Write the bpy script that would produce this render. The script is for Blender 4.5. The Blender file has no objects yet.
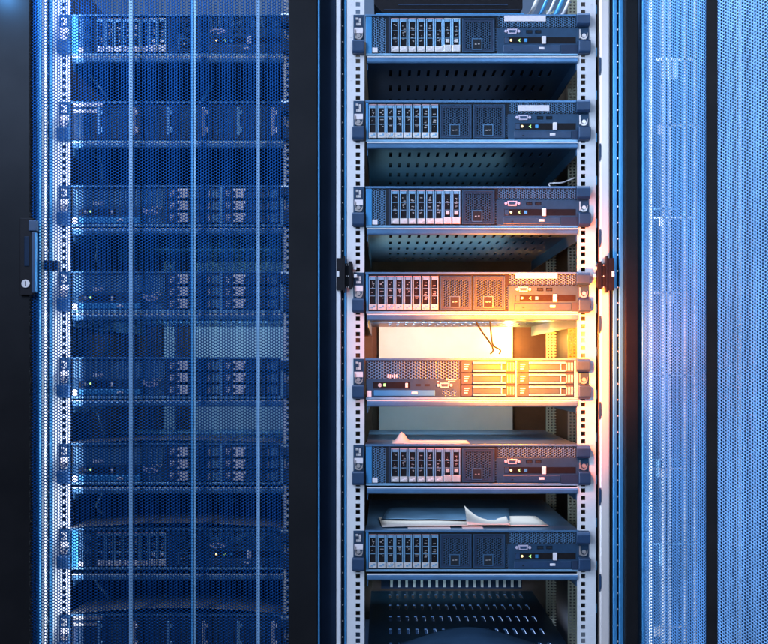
import bpy, math, random
import numpy as np
random.seed(7)
U = 0.00207            # metres per unit; a rack unit (44.45 mm) is 21.47 units
CX, HZ, D = 385.0, 365.0, 1256.0   # eye position (plan x, height) and its distance to the rail plane
C = bpy.context.scene.collection
sc = bpy.context.scene

def W(x, y, d=0.0):
    return ((x-384)*U, d*U, (322-y)*U)
def at(sx, sy, d):
    "plan x and height of a point seen at sx, sy when it stands d behind the rail plane"
    k = 1+d/D
    return CX+(sx-CX)*k, HZ+(sy-HZ)*k

# ---------------------------------------------------------------- materials
MATS = {}
def mat(name, col, rough=.45, metal=0.0, var=.12, scale=60, bump=.0, emit=None, estr=0, coat=0, stretch=None):
    m = bpy.data.materials.new(name); m.use_nodes = True
    nt = m.node_tree; b = nt.nodes['Principled BSDF']
    b.inputs['Base Color'].default_value = (*col, 1)
    b.inputs['Roughness'].default_value = rough
    b.inputs['Metallic'].default_value = metal
    if name in ('black_paint', 'navy_paint', 'side_paint', 'black_plastic'): b.inputs['Specular IOR Level'].default_value = .12
    if coat: b.inputs['Coat Weight'].default_value = coat
    if emit:
        b.inputs['Emission Color'].default_value = (*emit, 1); b.inputs['Emission Strength'].default_value = estr
    if var:
        tc = nt.nodes.new('ShaderNodeTexCoord'); mp = nt.nodes.new('ShaderNodeMapping')
        nt.links.new(tc.outputs['Object'], mp.inputs[0])
        if stretch: mp.inputs['Scale'].default_value = stretch
        n = nt.nodes.new('ShaderNodeTexNoise'); n.inputs['Scale'].default_value = scale
        n.inputs['Detail'].default_value = 5; n.inputs['Roughness'].default_value = .65
        nt.links.new(mp.outputs[0], n.inputs['Vector'])
        r = nt.nodes.new('ShaderNodeMapRange')
        r.inputs['From Min'].default_value = .3; r.inputs['From Max'].default_value = .7
        r.inputs['To Min'].default_value = 1-var; r.inputs['To Max'].default_value = 1+var
        nt.links.new(n.outputs['Fac'], r.inputs['Value'])
        mx = nt.nodes.new('ShaderNodeVectorMath'); mx.operation = 'SCALE'
        mx.inputs[0].default_value = col
        nt.links.new(r.outputs[0], mx.inputs['Scale'])
        nt.links.new(mx.outputs[0], b.inputs['Base Color'])
        r2 = nt.nodes.new('ShaderNodeMapRange')
        r2.inputs['To Min'].default_value = max(.02, rough-.15); r2.inputs['To Max'].default_value = min(1, rough+.15)
        n2 = nt.nodes.new('ShaderNodeTexNoise'); n2.inputs['Scale'].default_value = scale*.35; n2.inputs['Detail'].default_value = 6
        nt.links.new(mp.outputs[0], n2.inputs['Vector'])
        nt.links.new(n2.outputs['Fac'], r2.inputs['Value']); nt.links.new(r2.outputs[0], b.inputs['Roughness'])
        if bump:
            bp = nt.nodes.new('ShaderNodeBump'); bp.inputs['Strength'].default_value = bump; bp.inputs['Distance'].default_value = .001
            nt.links.new(n.outputs['Fac'], bp.inputs['Height']); nt.links.new(bp.outputs[0], b.inputs['Normal'])
    MATS[name] = m
    return m
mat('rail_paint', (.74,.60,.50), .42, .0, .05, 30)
mat('zinc', (.60,.45,.36), .32, .7, .12, 40)
mat('silver', (.80,.62,.50), .3, .5, .1, 80)
mat('shelf_steel', (.035,.085,.14), .38, .45, .18, 25, stretch=(1,.3,1))
mat('chassis', (.018,.046,.078), .45, .35, .15, 45)
mat('chassis_dark', (.012,.022,.045), .5, .2, .15, 45)
mat('lid_steel', (.10,.19,.28), .36, .6, .2, 14)
mat('bay_frame', (.24,.38,.46), .35, .5, .12, 90)
mat('black_plastic', (.012,.008,.007), .45, 0, .2, 90)
mat('grille_paint', (.075,.14,.20), .35, .5, .12, 90)
mat('black_void', (.004,.004,.005), .8, 0, 0)  # near-black put in for the dark inside vents, ports and holes
mat('latch_plastic', (.014,.035,.07), .4, 0, .15, 90)
mat('white_label', (.84,.62,.52), .6, 0, .06, 200)
mat('paper', (.80,.60,.46), .7, 0, .07, 20, bump=.2)
mat('pink_trim', (.60,.28,.24), .5, 0, .1, 90)
mat('black_paint', (.009,.0065,.0055), .42, 0, .25, 12, bump=.12)
mat('navy_paint', (.008,.016,.03), .4, .1, .2, 12)
mat('blue_trim', (.06,.25,.42), .35, .4, .15, 8)
mat('panel_paint', (.76,.55,.42), .3, .2, .12, 6, stretch=(3,1,.4))
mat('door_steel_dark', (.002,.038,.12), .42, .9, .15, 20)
mat('door_steel_pale', (.14,.31,.52), .38, .35, .36, 5, stretch=(3,1,.45))  # vertical streaks put uneven brightness of the lit sheet into the colour
mat('door_steel_lit', (.21,.37,.55), .38, .35, .3, 5, stretch=(3,1,.45))  # same door steel, painted lighter where the outer half catches more light
mat('rib_steel', (.22,.34,.44), .35, .2, .1, 20)
mat('rear_paint', (.40,.47,.48), .5, .0, .08, 8)
mat('side_paint', (.05,.032,.02), .5, .1, .3, 10)
mat('post_olive', (.30,.26,.16), .5, .1, .1, 30)
mat('cable_white', (.75,.6,.5), .45, 0, .05, 60)
mat('cable_dark', (.03,.03,.04), .45, 0, .05, 60)
mat('vga_shell', (.6,.42,.42), .35, .2, .1, 90)
mat('led_green', (.2,.5,.15), .4, 0, 0, emit=(.55,1,.25), estr=1.4)
mat('led_amber', (.5,.3,.1), .4, 0, 0, emit=(1,.72,.35), estr=2)
mat('wall_paint', (.12,.14,.17), .8, 0, .2, 2)

# ---------------------------------------------------------------- mesh builder (coordinates: x right, y down, d back; units of U)
class MB:
    def __init__(s): s.v = []; s.f = []; s.mi = []; s.m = 0
    def quad(s, a, b, c, d_):
        n = len(s.v); s.v += [a, b, c, d_]; s.f.append((n, n+1, n+2, n+3)); s.mi.append(s.m); return s
    def box(s, x0, x1, y0, y1, d0, d1):
        n = len(s.v)
        s.v += [(x0,y0,d0),(x1,y0,d0),(x1,y1,d0),(x0,y1,d0),(x0,y0,d1),(x1,y0,d1),(x1,y1,d1),(x0,y1,d1)]
        for f in ((0,3,2,1),(4,5,6,7),(0,1,5,4),(3,7,6,2),(0,4,7,3),(1,2,6,5)):
            s.f.append(tuple(n+i for i in f)); s.mi.append(s.m)
        return s
    def cyl(s, cx, cy, r, d0, d1, n=16, hole=0):
        b = len(s.v)
        for dd in (d0, d1):
            for i in range(n):
                a = 2*math.pi*i/n; s.v.append((cx+r*math.cos(a), cy+r*math.sin(a), dd))
        s.f.append(tuple(b+i for i in range(n))); s.mi.append(s.m)
        s.f.append(tuple(b+n+n-1-i for i in range(n))); s.mi.append(s.m)
        for i in range(n):
            j = (i+1) % n; s.f.append((b+i, b+n+i, b+n+j, b+j)); s.mi.append(s.m)
        return s
    def poly(s, pts, d0, d1):
        "extruded outline in the x-y plane"
        b = len(s.v); n = len(pts)
        s.v += [(x, y, d0) for x, y in pts]+[(x, y, d1) for x, y in pts]
        s.f.append(tuple(range(b, b+n))); s.mi.append(s.m)
        s.f.append(tuple(range(b+2*n-1, b+n-1, -1))); s.mi.append(s.m)
        for i in range(n):
            j = (i+1) % n; s.f.append((b+i, b+n+i, b+n+j, b+j)); s.mi.append(s.m)
        return s
    def prof(s, pts, x0, x1):
        "extruded outline in the y-d plane, running along x"
        b = len(s.v); n = len(pts)
        s.v += [(x0, y, d) for y, d in pts]+[(x1, y, d) for y, d in pts]
        s.f.append(tuple(range(b, b+n))); s.mi.append(s.m)
        s.f.append(tuple(range(b+2*n-1, b+n-1, -1))); s.mi.append(s.m)
        for i in range(n):
            j = (i+1) % n; s.f.append((b+i, b+n+i, b+n+j, b+j)); s.mi.append(s.m)
        return s
    def tube(s, pts, r, n=8):
        import mathutils
        P = [mathutils.Vector(p) for p in pts]; b = len(s.v); K = len(P)
        for k, p in enumerate(P):
            t = (P[min(k+1, K-1)]-P[max(k-1, 0)]).normalized()
            u = t.cross(mathutils.Vector((.13,.31,.94))).normalized(); w = t.cross(u)
            for i in range(n):
                a = 2*math.pi*i/n; s.v.append(tuple(p+u*r*math.cos(a)+w*r*math.sin(a)))
        for k in range(K-1):
            for i in range(n):
                j = (i+1) % n
                s.f.append((b+k*n+i, b+k*n+j, b+(k+1)*n+j, b+(k+1)*n+i)); s.mi.append(s.m)
        return s
    def holed(s, xb, yb, hx, hy, t0, t1, plane='xy'):
        """plate cut by a grid: xb, yb break lines; cells whose column is in hx and row in hy are open"""
        ix = {}
        def vid(i, j, k):
            if (i, j, k) not in ix:
                t = (t0, t1)[k]
                ix[(i, j, k)] = len(s.v)
                s.v.append((xb[i], yb[j], t) if plane == 'xy' else (xb[i], t, yb[j]))
            return ix[(i, j, k)]
        nx, ny = len(xb)-1, len(yb)-1
        open_ = lambda i, j: i < 0 or j < 0 or i >= nx or j >= ny or (i in hx and j in hy)
        for i in range(nx):
            for j in range(ny):
                if open_(i, j): continue
                s.f.append((vid(i,j,0), vid(i,j+1,0), vid(i+1,j+1,0), vid(i+1,j,0))); s.mi.append(s.m)
                s.f.append((vid(i,j,1), vid(i+1,j,1), vid(i+1,j+1,1), vid(i,j+1,1))); s.mi.append(s.m)
                if open_(i-1, j): s.f.append((vid(i,j,0), vid(i,j,1), vid(i,j+1,1), vid(i,j+1,0))); s.mi.append(s.m)
                if open_(i+1, j): s.f.append((vid(i+1,j,0), vid(i+1,j+1,0), vid(i+1,j+1,1), vid(i+1,j,1))); s.mi.append(s.m)
                if open_(i, j-1): s.f.append((vid(i,j,0), vid(i+1,j,0), vid(i+1,j,1), vid(i,j,1))); s.mi.append(s.m)
                if open_(i, j+1): s.f.append((vid(i,j+1,0), vid(i,j+1,1), vid(i+1,j+1,1), vid(i+1,j+1,0))); s.mi.append(s.m)
        return s
    def build(s, name, mats, parent=None, org=None, bevel=0):
        """org: (x,y,d) of the local origin. With a parent the geometry is taken as local to it."""
        ox, oy, od = org or (0, 0, 0)
        v = np.array(s.v, dtype=float)
        co = np.empty_like(v)
        co[:,0] = (v[:,0]-ox)*U; co[:,1] = (v[:,2]-od)*U; co[:,2] = -(v[:,1]-oy)*U
        me = bpy.data.meshes.new(name)
        me.from_pydata(co.tolist(), [], s.f)
        if isinstance(mats, str): mats = [mats]
        for m in mats: me.materials.append(MATS[m])
        if len(mats) > 1: me.polygons.foreach_set('material_index', s.mi)
        me.update()
        o = bpy.data.objects.new(name, me); C.objects.link(o)
        if parent: o.parent = parent
        elif org: o.location = W(ox, oy, od)
        if bevel:
            b = o.modifiers.new('bevel', 'BEVEL'); b.width = bevel*U; b.segments = 2; b.limit_method = 'ANGLE'
        return o

def empty(name, x, y, d, label=None, cat=None, group=None):
    o = bpy.data.objects.new(name, None); C.objects.link(o); o.location = W(x, y, d)
    o.empty_display_size = .02
    tag(o, label, cat, group); return o
def tag(o, label=None, cat=None, group=None, kind=None):
    if label: o['label'] = label
    if cat: o['category'] = cat
    if group: o['group'] = group
    if kind: o['kind'] = kind
    return o
def kids(o): return [c for c in C.objects if c.parent == o]
def copy_tree(o, parent=None):
    c = o.copy(); C.objects.link(c)
    if parent: c.parent = parent
    for ch in CH.get(o.name, []):
        copy_tree(ch, c)
    return c
CH = {}
def index_children():
    CH.clear()
    for o in C.objects:
        if o.parent: CH.setdefault(o.parent.name, []).append(o)

def hexmesh(w, h, pitch, r, fn, name, m, parent, thick=.35, fill=None, nseg=6):
    """perforated sheet: staggered holes (pitch apart in a column) over w x h; fn maps (s, y, t) arrays to (x, y, d)"""
    cw = pitch*.8660
    nc, nr = int(w/cw), int(h/pitch)
    I, J = np.meshgrid(np.arange(nc), np.arange(nr), indexing='ij')
    cx = (I*cw+cw/2).ravel(); cy = (J*pitch+pitch/2+(I % 2)*pitch/2).ravel()
    R = pitch/math.sqrt(3)
    N = len(cx)
    a = np.arange(6)*math.pi/3
    ax = np.cos(a); ay = np.sin(a)
    S = np.empty((N, 18)); Y = np.empty((N, 18)); T = np.zeros((N, 18))
    S[:, :6] = cx[:, None]+R*ax; Y[:, :6] = cy[:, None]+R*ay
    S[:, 6:12] = cx[:, None]+r*ax; Y[:, 6:12] = cy[:, None]+r*ay
    S[:, 12:] = S[:, 6:12]; Y[:, 12:] = Y[:, 6:12]; T[:, 12:] = thick
    X, YY, DD = fn(S.ravel(), Y.ravel(), T.ravel())
    co = np.stack([X*U, DD*U, -YY*U], 1).astype(np.float32)
    q = []
    for i in range(6):
        j = (i+1) % 6
        q.append((i, 6+i, 6+j, j)); q.append((6+i, 12+i, 12+j, 6+j))
    q = np.array(q); F = (np.arange(N)[:, None, None]*18+q[None]).reshape(-1, 4)
    me = bpy.data.meshes.new(name)
    me.vertices.add(len(co)); me.vertices.foreach_set('co', co.ravel())
    me.loops.add(F.size); me.loops.foreach_set('vertex_index', F.ravel().astype(np.int32))
    me.polygons.add(len(F)); me.polygons.foreach_set('loop_start', np.arange(0, F.size, 4, dtype=np.int32))
    me.polygons.foreach_set('loop_total', np.full(len(F), 4, dtype=np.int32))
    me.materials.append(MATS[m]); me.update(calc_edges=True)
    o = bpy.data.objects.new(name, me); C.objects.link(o); o.parent = parent
    return o
def flatgrid(x0, y0, d):
    return lambda s, y, t: (x0+s, y0+y, d+t)

# ================================================================= RACKS
SH = [57, 142.5, 228.5, 314, 400, 487, 573.5, 660]      # top of every shelf
X0, Y0 = 471, 700                                        # local origin of a rack: its centre, at its foot

def rail_mb(xi, xo, hx):
    "square-holed rail between inner edge xi and outer edge xo, holes centred on hx"
    lo, hi = min(xi, xo), max(xi, xo)
    xb = [lo, hx-2.15, hx+2.15, hi]
    yb = [-40]; hy = set()
    y = 15-21.47*2
    while y < 690:
        for o in (3.07, 10.74, 18.40):
            yb += [y+o-2.1, y+o+2.1]
            hy.add(len(yb)-2)
        y += 21.47
    yb.append(700)
    b = MB().holed([v-X0 for v in xb], [v-Y0 for v in yb], {1}, hy, 0, 1)
    b.box(*sorted((xo-X0-.5, xo-X0+.5)), -40-Y0, 0, 1, 26)           # returned flange
    y = 15-21.47*2; s = 1 if xo > xi else -1
    while y < 690:                                                    # embossed unit marks beside the holes
        b.box(xo-s*4.2-1.2-X0, xo-s*4.2+1.2-X0, y-1.2-Y0, y+1.2-Y0, -.35, .5)
        b.box(xo-s*4.2-.7-X0, xo-s*4.2+.7-X0, y+10.7-Y0-.7, y+10.7+.7-Y0, -.3, .5)
        y += 21.47
    return b
def shelf_mb(y):
    b = MB()
    x0, x1 = 367-X0, 577-X0; y = y-Y0
    xb = [x0]; hx = set()
    for k in range(18):
        c = 391+k*9.85-X0; xb += [c-1.5, c+1.5]; hx.add(len(xb)-2)
    xb.append(x1)
    zb = [1]; hz = set()
    for d in (66, 136, 206, 276, 346): zb += [d-14, d+14]; hz.add(len(zb)-2)
    zb.append(386)
    b.holed(xb, zb, hx, hz, y+.2, y+1.2, plane='xd')
    b.m = 1; b.box(x0, x1, y-.05, y+1.0, -3.1, -1.0); b.m = 2  # pale strip paints in the highlight along the bend of the lip
    # rolled front lip with a soft nose
    b.prof([(y+.1,1.2),(y+.1,-1.2),(y+.9,-2.4),(y+2.3,-2.8),(y+5.1,-2.6),(y+6.2,-1.9),(y+6.6,-.6),(y+6.6,1.2),(y+5.8,1.2),(y+5.6,-.9),(y+1.2,-1.1),(y+1.2,1.2)], x0, x1)
    b.m = 0; b.box(x0, x0+1, y+1.2, y+13, 1.5, 386); b.box(x1-1, x1, y+1.2, y+13, 1.5, 386)
    return b

def make_rack(label, rear, cables_hole=True):
    r = empty('server_rack', X0, Y0, 0, label, 'server rack', 'network racks standing side by side')
    rail_mb(364.5, 347, 358).build('rail', 'rail_paint', r)
    rail_mb(577, 595.5, 583).build('rail', 'rail_paint', r)
    L = lambda v: v-X0
    top, bot = -60-Y0, 0
    # left side: dark corner post, bright edge trim, groove and inner strip
    MB().box(L(320.5), L(336.5), top, bot, -6, 60).build('corner_post', 'navy_paint', r, bevel=.8)
    MB().box(L(336.8), L(341.2), top, bot, -8, 10).build('edge_trim', 'rail_paint', r, bevel=.5)
    g = MB().box(L(341.4), L(344.2), top, bot, 2, 8)
    g.m = 1
    y = top+5
    while y < bot: g.cyl(L(342.8), y, .8, 1.2, 2.5, 8); y += 16.1
    g.build('seal_strip', ['navy_paint', 'silver'], r)
    MB().box(L(344.3), L(346.8), top, bot, -1, 12).build('side_strip', 'blue_trim', r, bevel=.3)
    # right side
    rn = random.Random(int(rear[0][0]))
    for hxx in (358, 583):
        for k in (1, 9, 13, 14, 17, 21, 26, 29):
            yy = 15+21.47*(k-1)+10.74
            if any(t-1 < yy < t+42 for t in (15, 101, 186.8, 272.6, 358.6, 444.6, 530.5)): continue
            if rn.random() < .3: continue
            b = MB().box(hxx-2-X0, hxx+2-X0, yy-2-Y0, yy+2-Y0, -.6, .8); b.m = 1; b.cyl(hxx-X0, yy-Y0, 1.2, -.9, -.5, 10)
            b.build('cage_nut', ['zinc', 'black_void'], r)
    cable_slots = MB().box(L(596), L(598.5), top, bot, 8, 30)
    cable_slots.m = 1
    y = top+20
    while y < bot:
        cable_slots.box(L(596.2), L(598.1), y, y+9, 6.5, 8.1); y += 43
    cable_slots.build('cable_channel', ['navy_paint', 'blue_trim'], r)
    p = MB().box(L(599), L(609.2), top, bot, -3, 6)
    p.build('side_cover', 'panel_paint', r, bevel=1.6)
    y = top+33
    while y < bot:
        q = MB()
        q.poly([(L(598.2),y),(L(599.6),y-1),(L(600.4),y+2),(L(600.4),y+12),(L(599),y+17),(L(598.2),y+16)], -4.2, -2.5)
        q.poly([(L(605.6),y-30),(L(606.8),y-29),(L(607.2),y-18),(L(606.4),y-12),(L(605.4),y-14)], -4.0, -2.9) if 0 else None
        q.build('cover_clip', 'latch_plastic', r); y += 85.9
    MB().box(L(609.6), L(612.2), top, bot, 0, 12).build('seal_gap', 'black_plastic', r)
    t = MB().box(L(612.4), L(616.4), top, bot, -2, 8).box(L(618.4), L(622.6), top, bot, -2.5, 8)
    t.build('side_strip', 'blue_trim', r, bevel=.5)
    g = MB().box(L(616.5), L(618.3), top, bot, 1, 8); g.m = 1
    y = top+9
    while y < bot: g.cyl(L(617.4), y, .85, -.6, 1.5, 8); y += 16.1
    g.build('seal_strip', ['navy_paint', 'silver'], r)
    MB().box(L(622.8), L(624.2), top, bot, -4, 8).build('edge_trim', 'rail_paint', r, bevel=.3)
    # carcase
    MB().box(L(337), L(338.5), top, bot, 12, 410).box(L(603), L(604.5), top, bot, 12, 410).build('side_wall', 'side_paint', r)
    for xs, dd in ((581.5, 95), (578, 250)):
        xb = [L(xs), L(xs+2), L(xs+4), L(xs+6), L(xs+8), L(xs+10), L(xs+12)]
        yb = []; hy = set(); y = -60
        while y < 700:
            yb += [y-Y0, y+1.6-Y0]; hy.add(len(yb)-2); y += 3.4
        yb.append(0)
        MB().holed(xb, yb, {1, 3, 5}, hy, dd, dd+1).build('perforated_post', 'post_olive', r)
    MB().box(L(355), L(368), top, bot, 396, 408).build('rear_post', 'side_paint', r)
    rp = MB()
    for a in rear: rp.box(L(a[0]), L(a[1]), a[2]-Y0, a[3]-Y0, 400, 403)
    rp.build('rear_panel', 'rear_paint', r)
    lv = MB(); e = 587 + 0
    for k in range(18):
        xx = CX+7+k*9.9-X0; yy = at(0, 580, 395)[1]-Y0
        lv.box(xx, xx+3.2, yy, yy+9, 393, 396)
    lv.m = 1; lv.box(CX-5-X0, CX+180-X0, at(0, 575, 395)[1]-Y0-9, at(0, 575, 395)[1]-Y0+18, 396.2, 399)
    lv.build('rear_vent', ['rail_paint', 'navy_paint'], r)
    bk = MB().box(L(337), L(603), top, bot, 411, 414)
    bk.build('rear_wall', 'side_paint', r)
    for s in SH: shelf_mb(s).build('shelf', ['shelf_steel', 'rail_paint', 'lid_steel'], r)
    return r

rear_c = [(377, 553, 306, 470)]
rack_c = make_rack('open central rack with bare white square-holed rails and seven servers on shelves', rear_c)
rear_l = [(431, 547, 215, 470), (388, 402, 215, 470)]
rack_l = make_rack('left rack closed behind a fine perforated door with three vertical ribs', rear_l)
rack_l.location = W(X0-294, Y0, 0)

# hinge / lock brackets on the open rack
def bracket(parent, x, s):
    b = MB(); X = lambda v: x+s*v-X0
    def bx(a, c, y0, y1, d0, d1, m=0):
        b.m = m; a, c = sorted((X(a), X(c))); b.box(a, c, y0-Y0, y1-Y0, d0, d1)
    bx(0, 6.5, 259, 291, -12, -8); bx(6.5, 8.2, 257, 293, -13, -2)
    bx(8.2, 16, 264, 288, -7, -4); bx(12, 15, 262, 290, -9, -7)
    bx(0, 2.6, 272, 277.5, -12.6, -12, 1)
    for yy in (265, 276, 287):
        for xx in (9.2, 11, 13): bx(xx, xx+1, yy, yy+1.2, -7.5, -7, 1)
    bx(16, 19.5, 267, 270, -5, -3.8, 1); bx(17, 20, 274.5, 278, -6, -3.8, 1)
    b.build('lock_bracket', ['black_plastic', 'rail_paint'], parent, bevel=.3)
bracket(rack_c, 337.2, 1)
bracket(rack_c, 612, -1)

# ---------------------------------------------------------------- left door (closed), part of the left rack
dd = -26
def dx(v): return at(v, 0, dd)[0]
RX, RY = X0-294, Y0
def RL(v): return dx(v)-RX
door = MB()
door.box(RL(288.5), RL(318), -760, 0, dd, dd+16).box(RL(-6), RL(30), -760, 0, dd, dd+16)
dm = door.build('door', 'black_paint', rack_l, bevel=1.2)
MB().box(RL(318.1), RL(319.8), -760, 0, dd-.5, dd+6).build('edge_trim', 'blue_trim', dm, bevel=.4)
hexmesh(dx(289)-dx(29.5), 690, 3.02, 1.22, flatgrid(RL(29.5), -20-RY, dd+4), 'perforated_sheet', 'door_steel_dark', dm)
def ribstrip(x, w, m, d0=-.6):
    xb = [RL(x)-w, RL(x)-w*.62, RL(x)-w*.2, RL(x)+w*.35, RL(x)+w*.75, RL(x)+w]
    yb = []; hy = set(); y = -730
    while y < -3: yb += [y, y+1.3]; hy.add(len(yb)-2); y += 3.02
    yb.append(0)
    MB().holed(xb, yb, {1, 3}, hy, dd+4+d0, dd+4.4+d0).build('rib', m, dm)
    MB().box(RL(x)-w*.9, RL(x)+w*.9, -730, 0, dd+5, dd+9).build('rib', m, dm)
ribstrip(130, 1.6, 'rib_steel'); ribstrip(258, 1.5, 'rib_steel'); ribstrip(191.6, .8, 'blue_trim'); ribstrip(194.4, .8, 'bay_frame')
MB().box(RL(36), RL(38), -730, 0, dd+5, dd+14).build('rib', 'blue_trim', dm)
hx, hy0 = at(0, 218, dd-4)[1], at(0, 295, dd-4)[1]
h = MB().box(RL(21), RL(34), hx-RY, hy0-RY, dd-4, dd+1)
h.m = 1; h.box(RL(25.5), RL(30.5), hx+18-RY, hy0-28-RY, dd-4.8, dd-3.9)
hb = h.build('handle_plate', ['black_plastic', 'navy_paint'], dm, bevel=1)
hg = MB().box(RL(34), RL(38.5), hx+14-RY, hy0-2-RY, dd-9, dd-5).box(RL(31), RL(39), hx+3-RY, hx+13-RY, dd-9, dd-1)
hg.m = 1; hg.box(RL(37.2), RL(38.8), hx+15-RY, hy0-3-RY, dd-9.3, dd-5)
hg.build('handle', ['latch_plastic', 'blue_trim'], hb, bevel=.5)
k = MB().cyl(RL(27), hy0-11-RY, 4.0, dd-5.6, dd-3.8, 24); k.m = 1; k.box(RL(26.6), RL(27.4), hy0-13.4-RY, hy0-8.6-RY, dd-5.9, dd-5.5)
k.build('key_lock', ['silver', 'black_void'], hb, bevel=.3)
kb = MB().box(RL(42), RL(56), 262-RY, 272-RY, dd+8, dd+18)
kb.build('lock_bracket', 'black_plastic', dm, bevel=.5)

# ---------------------------------------------------------------- right door (swung open), part of the central rack
MB().box(at(624.5,0,-10)[0]-X0, at(638,0,-10)[0]-X0, -770, 0, -12, 30).build('corner_post', 'black_paint', rack_c, bevel=1.4)
pl = [(639.0, -4), (648, -20), (662, -48), (676, -72), (685,-86)]
pl2 = [(692.6,-94), (706, -112), (722, -132), (745, -152), (775, -170)]
def sweep(pl):
    P = np.array(pl, float); 
    # smooth
    t = np.linspace(0, len(P)-1, 60)
    for _ in range(1): X = np.interp(t, range(len(P)), P[:,0]); Y = np.interp(t, range(len(P)), P[:,1])
    k = np.ones(9)/9
    Xp = np.concatenate([[X[0]]*4, X, [X[-1]]*4]); Yp = np.concatenate([[Y[0]]*4, Y, [Y[-1]]*4])
    X2 = np.convolve(Xp, k, 'valid'); Y2 = np.convolve(Yp, k, 'valid'); X2[0], Y2[0], X2[-1], Y2[-1] = X[0], Y[0], X[-1], Y[-1]
    L = np.concatenate([[0], np.cumsum(np.hypot(np.diff(X2), np.diff(Y2)))])
    return X2, Y2, L
def curved(pl, y0):
    X, Y, L = sweep(pl)
    tx = np.gradient(X, L); ty = np.gradient(Y, L)
    def fn(s, y, t):
        x = np.interp(s, L, X); d = np.interp(s, L, Y)
        nx = -np.interp(s, L, ty); nd = np.interp(s, L, tx)
        return x+nx*t-X0, y0+y-Y0, d+nd*t
    return fn, L[-1]
od = MB()
od.box(637.2+3-X0, 641.2+2-X0, -770, 0, -9, 4)
odr = od.build('door', 'blue_trim', rack_c, bevel=.6)
tag(odr, 'open perforated door swung out on the right')
fn, LL = curved(pl, -20)
hexmesh(LL, 720, 2.95, 1.08, fn, 'perforated_sheet', 'door_steel_pale', odr)
fn2, LL2 = curved(pl2, -20)
hexmesh(LL2, 720, 3.05, 1.1, fn2, 'perforated_sheet', 'door_steel_lit', odr)
# dark middle band of the open door
b = MB()
a0, a1 = pl[-1], pl2[0]
b.v = []; n = 0
for (x, d) in (a0, a1, (a1[0]+5, a1[1]+3), (a0[0]+5, a0[1]+3)):
    b.v += [(x-X0, -770, d), (x-X0, 0, d)]
for i in range(4):
    j = (i+1) % 4; b.f.append((2*i, 2*j, 2*j+1, 2*i+1)); b.mi.append(0)
b.build('centre_band', 'black_paint', odr)
# what stands behind the open door: the neighbouring rack's closed side
nb = empty('server_rack', 760, Y0, 0, 'neighbouring dark blue rack side seen through the open perforated door on the right', 'server rack', 'network racks standing side by side')
MB().box(-108, 90, -770, 0, 30, 400).build('side_wall', 'latch_plastic', nb)
q = MB()
for x in (655, 668, 674, 690, 700, 722, 746): q.box(x-760, x-760+2.2, -770, 0, 24, 29.8)
q.build('side_strip', 'silver', nb)
rn = random.Random(5)
for y in (52, 120, 205, 214, 290, 375, 461, 470, 547, 632):
    a = -104+rn.random()*8; q = MB(); q.box(a, a+22+rn.random()*26, y-Y0, y-Y0+1.2+rn.random()*1.2, 24, 29.9)
    x_ = a+rn.random()*12; h_ = 6+rn.random()*20
    q.box(x_, x_+4+rn.random()*8, y-Y0+.8, y-Y0+h_, 25, 29.9)
    q.build('bracket', rn.choice(['rail_paint', 'zinc', 'bay_frame', 'bay_frame']), nb)
# ================================================================= SERVERS
GRILL_CACHE = {}
def grille(parent, x0, x1, y0, y1, d=-.2, m='chassis', p=2.5, r=.85, name='vent_grille'):
    o = hexmesh(x1-x0, y1-y0, p, r, flatgrid(x0, y0, d), name, m, parent, thick=.5)
    return o
def ear(parent, s):
    """mounting ear with its spring latch; s=-1 left, 1 right"""
    b = MB()
    def bx(a, c, y0, y1, d0, d1, m):
        b.m = m; a, c = sorted((s*a, s*c)); b.box(a, c, y0, y1, d0, d1)
    bx(106.5, 117.5, 0, 40.5, -1.4, -.2, 0)
    e = b.build('ear', ['chassis'], parent, bevel=.35)
    if s < 0:
        c = MB(); c.m = 1; c.box(-116, -108.5, 2.2, 12.3, -2, -1.3); c.m = 0
        c.box(-115, -112.6, 3.2, 5.4, -2.4, -1.9).box(-112, -109.8, 3.8, 8.2, -2.4, -1.9).box(-114.6, -110, 8.6, 11, -2.4, -1.9)
        c.build('badge', ['silver', 'chassis_dark'], e)
        c = MB().box(-116.5, -108, 13.2, 18.6, -2.1, -1.3); c.build('label', 'white_label', e)
    else:
        MB().prof([(.5,-1.3),(.5,-9),(3,-11),(11,-10.5),(13,-8),(13,-1.3)], 104.5, 117.5).build('catch', 'latch_plastic', e, bevel=.6)
    c = MB()
    c.m = 0
    # curved thumb recess
    pts = [(math.cos(t)*4.3, math.sin(t)*4.3) for t in [math.pi*k/10 for k in range(11)]]
    for k in range(10):
        (xa, ya), (xb_, yb_) = pts[k], pts[k+1]
        c.box(*sorted((s*112+xa*.9, s*112+xb_*.9)), 18.5+min(ya, yb_)*1.3, 18.5+max(ya, yb_)*1.3+1.2, -4, -1.3)
    c.box(s*112-4.2, s*112-3.2, 15, 24, -3.4, -1.3)
    c.build('thumb_recess', 'zinc', e)
    MB().cyl(s*112.5, 21, 2, -2.6, -1.3, 14).build('screw', 'zinc', e)
    l = MB().prof([(26.5,-1.3),(26.2,-5.5),(27.2,-8.5),(38,-8.2),(40,-6.2),(40,-1.3)], *sorted((s*106.5, s*118.5)))
    l.build('latch', 'latch_plastic', e, bevel=.8)

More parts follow.
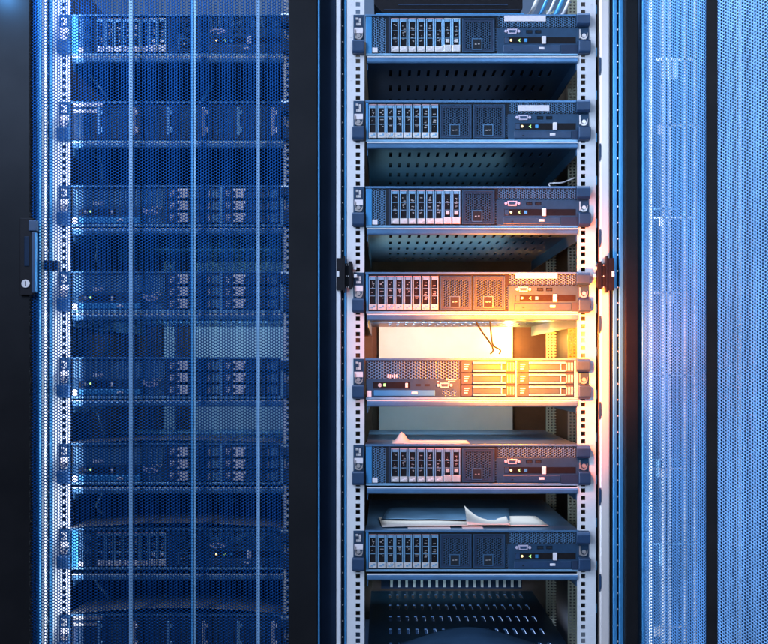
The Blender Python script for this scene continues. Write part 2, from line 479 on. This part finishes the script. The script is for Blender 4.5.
def drive_bay(parent, x, y0, y1, style=0):
    w = 7.9
    b = MB().box(x, x+1.0, y0, y1, -1.9, .3).box(x+w-1.2, x+w, y0, y1, -1.6, .3)
    b.box(x+1.5, x+w-1.5, y0, y0+3.4, -1.4, .3)
    b.box(x+1.5, x+w-1.5, y0+11.5, y0+12.1, -.8, .3).box(x+1.5, x+w-1.5, y0+19, y0+19.6, -.8, .3)
    o = b.build('drive_bay', 'bay_frame', parent, bevel=.25)
    MB().box(x+1.0, x+w-1.2, y0+3.4, y1-6, .2, .4).build('slot_back', 'black_plastic', o)
    MB().box(x+.2, x+w-.2, y0-.3, y0+.5, -1.9, -1.5).build('trim', 'pink_trim' if style != 2 else 'silver', o)
    t = MB()
    if style == 2:
        t.box(x+.1, x+w-.1, y1-7, y1-.2, -2.2, .2); t.box(x+2, x+w-2, y1-13, y1-9.5, -1.6, .2)
        t.build('handle', 'silver', o, bevel=.35)
    else:
        t.box(x+.1, x+w-.1, y1-5.6, y1-.2, -2.0, .2)
        t.m = 1; t.box(x+1.8, x+4.2, y1-3.0, y1-1.5, -2.25, -1.9).box(x+4.4, x+6.4, y1-4.4, y1-2.4, -2.25, -1.9)
        t.build('handle', ['silver', 'bay_frame' if style == 0 else 'white_label'], o, bevel=.3)
    d = MB(); rr = random.Random(int(x*10)+style)
    for k in range(9):
        yy = y0+5+rr.random()*18
        d.box(x+2.2+rr.random()*2.6, x+3.0+rr.random()*2.6+.4, yy, yy+.6, -.1, .25)
    d.build('bay_detail', 'zinc', o)
    return o

def port_panel(parent, x0, x1, y0=3.5, y1=37.5):
    w = x1-x0
    b = MB().box(x0, x0+1.4, y0, y1, -1.1, .2).box(x1-1.4, x1, y0, y1, -1.1, .2).box(x0+1.4, x1-1.4, y0, y0+1.4, -1.1, .2).box(x0+1.4, x1-1.4, y1-1.4, y1, -1.1, .2)
    o = b.build('port_panel', 'chassis', parent, bevel=.25)
    grille(o, x0+3.2, x1-2.6, y0+3.2, y1-3, -.5, 'chassis', 2.45, .95)
    MB().box(x0+1.4, x0+3.4, y0+1.4, y1-1.4, -.45, .1).box(x1-3.4, x1-1.4, y0+1.4, y1-1.4, -.45, .1).box(x0+3.4, x1-3.4, y0+1.4, y0+3.6, -.45, .1).box(x0+3.4, x1-3.4, y1-3.6, y1-1.4, -.45, .1).build('panel_rim', 'chassis_dark', o)
    cx = (x0+x1)/2-1.2
    p = MB().box(cx-5.2, cx+5.2, y1-14, y1-2.4, -1.2, -.7); p.m = 1; p.box(cx-4.2, cx+4.2, y1-13, y1-3.2, -1.35, -1.15)
    p.m = 2; p.box(cx-2.4, cx-.6, y1-8.4, y1-7.6, -1.5, -1.3).box(cx+.6, cx+2.4, y1-8.6, y1-7.8, -1.5, -1.3)
    p.build('network_port', ['grille_paint', 'black_void', 'zinc'], o)

def vga(parent, x, y):
    b = MB()
    b.poly([(x-5,y-2.5),(x+5,y-2.5),(x+4.2,y+2.5),(x-4.2,y+2.5)], -2.2, -.3)
    b.cyl(x-6.4, y, 1.5, -2.6, -.3, 10).cyl(x+6.4, y, 1.5, -2.6, -.3, 10)
    b.m = 1; b.poly([(x-3.6,y-1.3),(x+3.6,y-1.3),(x+3,y+1.3),(x-3,y+1.3)], -2.5, -2.15)
    return b.build('video_port', ['vga_shell', 'latch_plastic'], parent, bevel=.15)
def usb(parent, x, y):
    b = MB().box(x-3.1, x+3.1, y-1.6, y+1.6, -.8, -.3); b.m = 1; b.box(x-2.6, x+2.6, y-1.1, y+1.1, -.95, -.75)
    return b.build('usb_port', ['chassis', 'black_void'], parent)

def control_section(parent, x0):
    """right hand block: vents, video and usb ports, status strip, optical drive. x0 = its left edge, ends at 107"""
    b = MB().box(x0, 107, 13, 38.5, -.8, .2)
    o = b.build('control_panel', 'chassis', parent, bevel=.25)
    grille(parent, x0+1, 106, 1.8, 13.2, -.3, 'grille_paint', 2.45, .95)
    grille(o, x0-2.5, x0+1.5, 14, 38, -1.0, 'chassis', 2.45, .95)
    vga(o, x0+15, 16.8)
    usb(o, x0+32, 17); usb(o, x0+41, 17)
    s = MB().box(x0+7, 104.5, 22.4, 28.8, -1.0, -.7)
    st = s.build('status_strip', 'black_plastic', o)
    s = MB().box(x0+7.4, x0+11.6, 22.8, 28.4, -1.3, -.95); s.build('power_button', 'latch_plastic', st, bevel=.3)
    MB().cyl(x0+13.8, 25.5, 1.2, -1.4, -.95, 10).build('led', 'led_amber', st)
    MB().poly([(x0+20.5,25.6),(x0+23,23.9),(x0+22.4,25.6),(x0+23,27.3)], -1.3, -.95).build('led', 'led_green', st)
    MB().box(x0+27, x0+30, 24, 27.2, -1.3, -.95).build('button', 'blue_trim', st)
    MB().box(x0+44.5, x0+48.7, 21.9, 29.4, -3.2, -.9).build('eject_tab', 'white_label', st, bevel=.5)
    d = MB().box(x0+6, x0+63, 30.6, 37.4, -1.8, -.7)
    dr = d.build('optical_drive', 'latch_plastic', o, bevel=.4)
    MB().box(x0+41.5, x0+47, 32.6, 35, -2.6, -1.7).build('button', 'white_label', dr, bevel=.3)
    d = MB().box(x0+14, x0+16, 34.4, 35.4, -2.1, -1.7).build('emergency_hole', 'black_void', dr)
    MB().box(x0+64, 107.5, 30, 39, -1.3, -.7).build('side_plate', 'chassis_dark', o)

def base_server(label):
    r = empty('rack_server', 471, 0, 0, label, 'server', 'rack servers on the shelves')
    MB().box(-105, 107, .3, 40.6, .5, 285).build('chassis', 'black_void', r)
    b = MB().box(-105.5, 107.5, -.4, 1.6, -1.2, 40)
    x = -100
    while x < 104: b.box(x, x+.8, -.7, -.35, .2, 4); x += 11.4
    b.build('lid', 'lid_steel', r, bevel=.3)
    MB().box(-104.6, 106.8, -.15, .28, 40.1, 284).build('lid', 'lid_steel', r)
    MB().box(-105, 107, 38.7, 40.9, -1.0, .5).build('bottom_rim', 'bay_frame', r, bevel=.3)
    ear(r, -1); ear(r, 1)
    return r
def server_A(label, styles):
    "narrow vent, eight upright drives, one port panel"
    r = base_server(label)
    grille(r, -98.5, -83.5, 2.5, 38.2, -.3, 'grille_paint', 2.5, .98)
    MB().box(-105, -99, 1.8, 38.5, -.6, .4).build('vent_rim', 'blue_trim', r, bevel=.3)
    MB().box(-98.5, -93.4, 33, 37.8, -1.6, -.4).build('label', 'white_label', r)
    for k in range(8): drive_bay(r, -80+k*8.75, 4, 37.3, styles[k])
    port_panel(r, -9, 23.5)
    MB().box(-82.5, -80.6, 2, 38.5, -.8, .4).build('divider', 'chassis_dark', r)
    control_section(r, 26)
    return r
def server_B(label, styles):
    "eight upright drives at the left edge, two port panels"
    r = base_server(label)
    MB().box(-105, -102.5, 1.8, 38.5, -.8, .4).build('vent_rim', 'blue_trim', r, bevel=.3)
    for k in range(8): drive_bay(r, -102+k*8.75, 4, 37.3, styles[k])
    port_panel(r, -31, 0.5); port_panel(r, 2.2, 34)
    control_section(r, 37)
    return r
def server_C(label, dark=False):
    "big vent and low control strip on the left, six lying drives on the right"
    r = base_server(label)
    grille(r, -103, -12, 2, 20.5, -.4, 'grille_paint', 3.0, 1.05)
    p = MB().box(-104.5, -11, 20.6, 38.5, -.9, .3).build('control_panel', 'chassis', r, bevel=.3)
    grille(p, -29, -13, 30.5, 38, -1.5, 'grille_paint', 2.7, .9)
    s = MB().box(-98, -61, 23.5, 30, -1.2, -.85).build('status_strip', 'black_plastic', p)
    MB().cyl(-91, 26.6, 1.9, -2, -1.15, 12).build('power_button', 'silver', s)
    MB().box(-87.4, -85.4, 25, 27.6, -1.6, -1.15).build('led', 'led_green', s)
    MB().box(-65.8, -63.2, 24.4, 28.8, -2, -1.15).build('eject_tab', 'white_label', s, bevel=.3)
    usb(p, -53, 26.5); usb(p, -44, 26.5); vga(p, -26.5, 26.6)
    t = MB()
    for k in range(7): t.box(-25+k*1.5, -24+k*1.5, 20.8, 21.5, -1.15, -.85)
    for k in range(5): t.box(-23+k*1.5, -22+k*1.5, 22.3, 23, -1.15, -.85)
    t.box(-34, -32.4, 22.4, 23.6, -1.15, -.85)
    t.build('printed_text', 'white_label', p)
    d = MB().box(-97, -36, 31.6, 37.2, -1.8, -.85).build('optical_drive', 'blue_trim', p, bevel=.4)
    MB().box(-59.5, -53.5, 33.2, 35.6, -2.6, -1.75).build('button', 'white_label', d, bevel=.3)
    MB().box(-104, -99.5, 32, 38, -1.8, -.85).build('label', 'white_label', p)
    lg = MB(); rr = random.Random(3)
    for k in range(5): lg.box(-83.5+k*2.1, -82.2+k*2.1, 15.4+rr.random()*1.5, 18.6+rr.random()*1.2, -.9, -.42)
    lg.build('maker_badge', 'white_label', r)
    for x0, x1 in ((-10, 43.5), (46, 102.5)):
        for k in range(3):
            y = 2.6+k*12
            b = MB().box(x0, x1, y, y+11.2, -.6, .4)
            o = b.build('drive_bay', 'chassis_dark', r, bevel=.3)
            t = MB()
            for q in range(3): t.box(x0+3, x0+8-q*.8, y+2.6+q*2.2, y+3.8+q*2.2, -.9, -.55)
            t.build('bay_label', 'white_label', o)
            b = MB().box(x0+11.5, x1-8.5, y+.6, y+3.0, -3.4, -.6).box(x0+11.5, x1-8.5, y+8.6, y+10.6, -3.4, -.6).box(x1-14, x1-12.6, y+3, y+8.6, -3.4, -.6)
            b.build('drive_carrier', 'chassis' if dark else 'bay_frame', o, bevel=.4)
            if dark:
                q = MB().box(x0+11, x0+21+2*(x0 > 0), y+1, y+3.6, -4, -3.4).box(x0+13, x0+22, y+3.6, y+8.2, -4, -2.2).box(x0+11, x0+21, y+8.2, y+10, -4, -3.4)
                MB().box(x1-12, x1-10.2, y+3, y+9, -4, -.6).build('tick_mark', 'white_label', o)
                q.build('latch_tab', 'white_label', o, bevel=.3)
            MB().box(x0+11.5, x1-14.1, y+3.1, y+8.5, -2.1, -.6).build('handle', 'latch_plastic' if dark else 'chassis', o, bevel=.4)
            t = MB()
            for q in range(5): t.box(x1-7.5+q*1.5, x1-6.8+q*1.5, y+1.5, y+9.5, -1.5, -.6)
            t.build('fins', 'bay_frame', o)
    MB().box(43.7, 45.8, 1.8, 38.5, -1.6, .4).build('divider', 'bay_frame', r, bevel=.3)
    MB().box(103, 107, 1.8, 38.5, -1.4, .4).build('side_plate', 'bay_frame', r, bevel=.3)
    return r
def server_D(label):
    "dark storage shelf with wide upright modules"
    r = base_server(label)
    for k in range(6):
        x = -103+k*34.8
        b = MB().box(x, x+33.4, 3, 38, -.8, .4); o = b.build('disk_module', 'chassis_dark', r, bevel=.5)
        t = MB().box(x+24, x+27, 6, 34, -3.2, -.8).box(x+27, x+29.5, 9, 13, -3, -.8).box(x+27, x+29.5, 26, 31, -3, -.8)
        t.build('handle', 'white_label' if k in (1, 3, 5) else 'bay_frame', o, bevel=.5)
        grille(o, x+2, x+21, 5, 36, -1.4, 'chassis', 3.2, 1.15)
    MB().box(-103, -74, 1, 5, -1.6, -.6).box(-103, -80, 8, 11, -1.6, -.6).build('label', 'zinc', r)
    return r

S1 = [1,1,1,1,1,1,2,2]; S0 = [0]*8; S3 = [0,0,0,0,0,0,2,2]
T = [15, 101, 186.8, 272.6, 358.6, 444.6, 530.5]
pA = server_A('topmost full server in the open rack, with a long white strip label', S1)
pB = server_B('second server from the top in the open rack, with a short white strip label', S0)
pC = server_C('server below the glowing gap with big honeycomb vent and six lying drives')
pC2 = server_C('third server down behind the left mesh door, six lying drives, beside the handle top', True)
pD = server_D('second server down behind the left mesh door, dark unit with upright module handles')
index_children()
def place(p, x, y, label=None, first=False):
    o = p if first else copy_tree(p)
    o.location = W(x, y, 0)
    if label: o['label'] = label
    return o
s1 = place(pA, 471, T[0], first=True)
s2 = place(pB, 471, T[1], first=True)
s3 = place(pA, 471, T[2], 'third server from the top in the open rack, no white strip label')
s4 = place(pB, 471, T[3], 'server directly above the glowing gap in the open rack, long white label on its vent')
s5 = place(pC, 471, T[4], first=True)
s6 = place(pA, 471, T[5], 'server under the six-drive server in the open rack, one curled paper lying on its lid')
s7 = place(pB, 471, T[6], 'lowest server in the open rack, with loose papers spread over its lid')
XL = 471-294
place(pA, XL, T[0], 'topmost server behind the left mesh door, with eight upright drives')
place(pD, XL, T[1]+1, first=True)
for k, n in ((2, 'third server down behind the left mesh door, six lying drives, beside the handle top'),
             (3, 'fourth server down behind the left mesh door, level with the door handle lock'),
             (4, 'fifth server down behind the left mesh door, between two pale lit rear panels'),
             (5, 'sixth server down behind the left mesh door, six lying drives under a bowed light arc')):
    place(pC2, XL, T[k]-1, n, first=(k == 2))
place(pA, XL, T[6]-2, 'seventh server down behind the left mesh door, eight upright drives under a bowed light arc')
place(pD, XL, T[6]+84, 'lowest server behind the left mesh door, cut off by the photo bottom')

# stickers that only some servers carry
def sticker(s, x0, x1, y0, y1):
    MB().box(x0-471, x1-471, y0, y1, -1.3, -.45).build('label', 'white_label', s)
sticker(s1, 504, 545.5, .9, 6.6); sticker(s2, 518, 549, 4.4, 10.2); sticker(s4, 515, 557, .4, 6)
def lidlabels(s, spans, d0, d1):
    b = MB()
    for a, c in spans: b.box(a-471, c-471, -.95, -.55, d0, d1)
    b.build('label', 'white_label', s)
lidlabels(s4, ((378, 424), (427, 465), (468, 492)), 12, 30)
lidlabels(s7, ((408, 451), (463, 484)), 6, 34)
lidlabels(s6, ((404, 460), ), 4, 14)

# ---------------------------------------------------------------- papers
def paper(name, x0, x1, d0, d1, y, hf, label, cat='paper', group=None, m='paper', n=24, rot=0):
    b = MB(); cx, cd = (x0+x1)/2, (d0+d1)/2; ca, sa = math.cos(rot), math.sin(rot)
    for k in (0, .12):
        for i in range(n+1):
            for j in range(n+1):
                u, v = i/n, j/n
                x = x0+(x1-x0)*u-cx; d = d0+(d1-d0)*v-cd
                b.v.append((cx+x*ca-d*sa, y-.5-hf(u, v)-k, cd+x*sa+d*ca))
    N = (n+1)**2
    for i in range(n):
        for j in range(n):
            a = i*(n+1)+j
            for q, off in ((1, 0), (0, N)):
                f = (a+off, a+1+off, a+n+2+off, a+n+1+off)
                b.f.append(f if q else f[::-1]); b.mi.append(0)
    ring = [i*(n+1) for i in range(n+1)]+[n*(n+1)+j for j in range(1, n+1)]+[i*(n+1)+n for i in range(n-1, -1, -1)]+[j for j in range(n-1, 0, -1)]
    for a, c in zip(ring, ring[1:]+ring[:1]): b.f.append((a, c, c+N, a+N)); b.mi.append(0)
    o = b.build(name, m, None, org=(cx, y, cd))
    for p in o.data.polygons: p.use_smooth = True
    tag(o, label, cat, group); return o
rip = lambda u, v: .5*math.sin(u*9+v*3)**2+.3*math.sin(v*7+u*4)**2
paper('paper_sheet', 392, 470, 8, 60, T[5], lambda u, v: .3*rip(u, v)+11*math.exp(-((u-.13)/.07)**2)*math.sin(math.pi*min(1, v*1.6))**1.5, 'white sheet with a sharp curled corner on the lid below the six-drive server', group='papers on the server lids')
paper('paper_sheet', 380, 550, 20, 100, T[6], lambda u, v: .8*rip(u, v)+1.0, 'largest crumpled sheet spread across the lid of the lowest server', group='papers on the server lids', rot=.05)
paper('paper_sheet', 385, 520, 60, 170, T[6], lambda u, v: 2.6+1.1*rip(u*1.3, v), 'blue-grey sheet lying furthest back on the lowest server lid', group='papers on the server lids', rot=-.08, m='lid_steel')
paper('paper_sheet', 468, 512, 20, 62, T[6], lambda u, v: 2.6+15*max(0, 1-u*1.6)**2*math.sin(math.pi*.5*v)+6*max(0, u-.7)*2*v, 'small white sheet curling up in a sail shape on the lowest server', group='papers on the server lids')
# bowed sheets added for the arcs of light over the lower left servers
for k, (y, amp, lab) in enumerate(((T[5]-1, 5, 'shallow bowed sheet, added arc of light, over the sixth server behind the left door'),
                    (T[6]-2, 8, 'bowed sheet, added arc of light, over the eight-drive server behind the left door'),
                    (T[6]+84, 10, 'most arched sheet, added arc of light, at the very bottom behind the left door'))):
    paper('light_arc_sheet', 70, 284, 0, 60, y, lambda u, v, A=amp: .3+A*math.sin(math.pi*u)*(.6+.4*v)+.4*math.sin(u*31)*v, lab, 'sheet', 'arcs of light on the left servers', m='silver')
# arched sheet added for the curved lit area on the bottom shelf
paper('light_arc_sheet', 400, 545, 8, 70, 659.4, lambda u, v: .5+17*math.sin(math.pi*u)**1.3*(.5+.5*v), 'dark blue arched sheet, added arc of light on the bottom shelf of the open rack', 'sheet', None, m='lid_steel')

# ---------------------------------------------------------------- device above the top server, cables
dv = empty('network_switch', 448, 13, 0, 'glossy black rounded unit above the topmost server, cut off by the top of the photo', 'network switch')
b = MB()
b.poly([(-74,-40),(75,-40),(75,-6),(72,-2),(66,-.2),(-60,-.2),(-66,-2),(-70,-6),(-74,-10)], 4, 240)
b.build('casing', 'black_plastic', dv, bevel=.8)
MB().box(-72, 76, -.1, .9, 2, 200).build('tray', 'blue_trim', dv, bevel=.3)
b = MB().box(-50, 60, -9.5, -9, 3.2, 4.1).box(-64, 72, -4.6, -4.2, 3.4, 4.1); b.build('seam', 'latch_plastic', dv)
def cable(pts, r, m, label, cat='cable', group='cables in the racks', name='cable'):
    P = []
    pts = [(x, y, d) for x, y, d in pts]
    n = len(pts)
    for i in range(n-1):
        p0, p1, p2, p3 = pts[max(i-1, 0)], pts[i], pts[i+1], pts[min(i+2, n-1)]
        for k in range(8):
            t = k/8
            P.append(tuple(.5*((2*b_)+(-a+c)*t+(2*a-5*b_+4*c-d_)*t*t+(-a+3*b_-3*c+d_)*t**3) for a, b_, c, d_ in zip(p0, p1, p2, p3)))
    P.append(pts[-1])
    b = MB().tube(P, r); o = b.build(name, m, None, org=pts[0])
    for p in o.data.polygons: p.use_smooth = True
    tag(o, label, cat, group); return o
for k, (x, m, r, wd) in enumerate(((535, 'cable_white', 2.2, 'thick white'), (545, 'blue_trim', 1.8, 'steel blue'), (553, 'cable_white', 1.3, 'thin white'), (561, 'blue_trim', 2.4, 'thick blue'), (568, 'cable_white', 1.5, 'rightmost white'))):
    cable([(x+18, -34, 40), (x+8, -14, 36), (x, 3, 34), (x-10, 13, 50), (x-12, 14, 120)], r, m, wd+' cable slanting down beside the black unit at the top')
# cords in the bright gap
def sp(a, d): return [(*at(x, y, d), d) for x, y in a]
cable(sp([(476, 322), (482, 332), (490, 343), (493, 350), (490, 354)], 180), 1.0, 'cable_dark', 'left dark cord dangling in the glowing gap')
cable(sp([(490, 322), (491, 334), (493, 345), (500, 350), (499, 354)], 185), 1.0, 'cable_dark', 'right dark cord dangling in the glowing gap')
cable([(577, 175, 20), (570, 178, 18), (563, 181, 12), (551, 182, 10), (551, 186.2, 6)], .7, 'cable_white', 'thin light wire bent over the third open-rack server')
for k, y in enumerate((85, 165, 250, 340, 425, 505, 600)):
    w = ('first', 'second', 'third', 'fourth', 'fifth', 'sixth', 'seventh')[k]
    cable([(74, y-26, 60), (88+4*(k % 2), y-10, 40), (98-6*(k % 3), y+6, 46), (90, y+16, 60)], 1.4, 'bay_frame', 'pale blue cable loop in the %s gap from the top behind the left door' % w)
cable([(205, 60, 70), (200, 78, 60), (194, 92, 60), (204, 100, 90)], 2.2, 'blue_trim', 'short pale cable bundle behind the middle rib in the top gap of the left rack')

# ================================================================= ROOM: back wall, floor
w = MB().box(-1400, 2200, -900, 700, 900, 910).build('wall', 'wall_paint', None, org=(400, 700, 900)); tag(w, 'plain dark wall far behind the racks', 'wall', kind='structure')
f = MB().box(-1400, 2200, 700, 705, -1500, 1000).build('floor', 'wall_paint', None, org=(400, 700, 0)); tag(f, kind='structure')

# ================================================================= LIGHT
def area(name, loc, tgt, size, power, col, spread=180):
    size = tuple(size)
    l = bpy.data.lights.new(name, 'AREA'); l.shape = 'RECTANGLE'; l.size, l.size_y = size
    l.energy = power; l.color = col; l.spread = math.radians(spread)
    o = bpy.data.objects.new(name, l); C.objects.link(o); o.location = loc
    import mathutils
    o.rotation_euler = (mathutils.Vector(tgt)-mathutils.Vector(loc)).to_track_quat('-Z', 'Y').to_euler()
    return o
BL = (.41, .60, 1.0)
area('aisle_key_fill', (-1.3, -2.0, 1.5), (0.1, 0, 0), (.5, 1.6), 95, BL)
area('aisle_key_fill', (1.0, -2.9, .9), (0.1, 0, -.1), (1.2, .8), 26, (.38, .60, 1.0))  # soft fill added from the front, behind the eye
area('door_fill', (-.9, -1.9, -.3), (.72, -.2, 0), (.4, 1.6), 8, (.40, .62, 1.0), 60)  # unseen fill added to brighten the open right-hand door
# unseen warm lights added for the orange glow of the flare
def point(name, loc, power, col, r):
    l = bpy.data.lights.new(name, 'POINT'); l.energy = power; l.color = col; l.shadow_soft_size = r
    o = bpy.data.objects.new(name, l); C.objects.link(o); o.location = loc; return o
gx, gy = at(532, 341, -100)
l = bpy.data.lights.new('warm_spot', 'SPOT'); l.energy = 88; l.color = (1, .185, .0); l.spot_size = math.radians(115); l.spot_blend = 1; l.shadow_soft_size = .02
o = bpy.data.objects.new('warm_spot', l); C.objects.link(o); o.location = W(gx, gy, -125); o.rotation_euler = (math.radians(90), 0, 0)
gx, gy = at(470, 340, 150)


def lamp_at(name, x, y, d, dirv, size, power, col):
    p = W(x, y, d); return area(name, p, (p[0]+dirv[0], p[1]+dirv[1], p[2]+dirv[2]), size, power, col)
TEAL = (.35, .75, 1.0)
lamp_at('rack_top_fill', 180, -640, -13, (0,0,-1), (.48,.03), 60, (.5,.72,1))  # added top light, gives lips and edges behind the left door highlights
lamp_at('rack_strip_fill', at(300, 0, -15)[0], 322, -15, (-1,.18,0), (.014,1.45), 85, (.45,.70,1))  # added strip hidden behind the right stile, rims the left servers with light
lamp_at('rack_strip_fill', at(22, 0, -15)[0], 322, -15, (1,.18,0), (.014,1.45), 30, (.45,.70,1))  # matching added strip behind the left stile
lamp_at('neighbour_fill', 642, 322, 12, (1,.14,0), (.014,1.45), 4.5, (.5,.74,1))  # added strip hidden behind the post, brightens the side beyond the open door
lamp_at('overhead_fill', 471, -900, -60, (0,.06,-1), (.9,.12), 60, (.42,.62,1))  # unseen overhead fill added for crisp top edges
lamp_at('interior_fill', 450, 97, 230, (0,.1,1), (.3,.3), .07, BL)  # added fills above the lids, brighten the shelf undersides
lamp_at('interior_fill', 450, 183, 220, (0,.1,1), (.3,.35), .3, TEAL)
lamp_at('interior_fill', 450, 269, 220, (0,.1,1), (.3,.35), .8, (.5,.85,1))
lamp_at('interior_fill', 455, 322, 200, (0,1,-.15), (.3,.02), 2.3, (.8, .9, 1.0))  # added fill that whitens the rear panel in the glowing gap
gx, gy = at(545, 338, 190)
point('flare_fill', W(gx, gy, 190), 5, (1, .34, .04), .01)  # added warm point, tints the inner right wall
gx, gy = at(509, 341, 380)
point('flare_fill', W(gx, gy, 380), 2.6, (1, .45, .08), .01)  # added warm point, makes the hot core on the rear panel
gx, gy = at(520, 346, 25)
point('flare_fill', W(gx, gy, 25), .9, (1, .34, .03), .01)  # added warm point at the front of the gap
lamp_at('interior_fill', 471, 410, 70, (0,.25,-1), (.35,.15), .3, (.6,.75,1))  # added fills below the shelves, brighten lids and papers
lamp_at('interior_fill', 471, 497, 90, (0,.15,-1), (.35,.2), .55, (.5,.72,1))
lamp_at('interior_fill', 440, 583, 300, (0,1,-.1), (.3,.02), .35, TEAL)  # added fill for the rear vent bars
lamp_at('interior_fill', 450, 412, 180, (0,1,-.15), (.3,.02), .8, (.5,.78,1))  # added fill for the rear panel one gap lower
lamp_at('interior_fill', 471, 690, 200, (0,0,1), (.4,.7), 5, BL)  # added upward fill, makes the bottom shelf slots shine
lamp_at('interior_fill', 190, 326, 180, (0,1,-.1), (.3,.02), 1.6, (.45,.75,1))  # added fills for the rear panels of the left rack
lamp_at('interior_fill', 190, 412, 180, (0,1,-.1), (.3,.02), .8, (.45,.75,1))
lamp_at('interior_fill', 190, 240, 200, (0,1,-.1), (.3,.02), .3, TEAL)
lamp_at('rack_strip_fill', at(79, 0, -12)[0], 322, -13, (-1,.25,0), (.010,1.45), 3, (.5, .72, 1))  # added narrow strip that brightens the left rail behind the mesh
point('corner_fill', W(4, -6, -62), 3.0, (.1, .4, 1), .005)  # unseen point added for the blue blob on the left stile
w = bpy.data.worlds.new('World'); sc.world = w; w.use_nodes = True
bg = w.node_tree.nodes['Background']; bg.inputs[0].default_value = (.05, .13, .32, 1); bg.inputs[1].default_value = .35

# ================================================================= CAMERA
cam = bpy.data.cameras.new('camera'); co = bpy.data.objects.new('camera', cam); C.objects.link(co)
co.location = W(CX, HZ, -D); co.rotation_euler = (math.radians(90), 0, 0)
cam.sensor_width = 36; cam.lens = 36*D/768; cam.shift_y = (HZ-322)/768; cam.shift_x = -(CX-384)/768
cam.clip_end = 50; cam.clip_start = .05
sc.camera = co
sc.view_settings.view_transform = 'Standard'; sc.view_settings.look = 'None'
sc.view_settings.exposure = 0; sc.view_settings.gamma = 1
sc.cycles.max_bounces = 6; sc.cycles.volume_bounces = 0; sc.cycles.use_denoising = True
sc.cycles.sample_clamp_indirect = 6
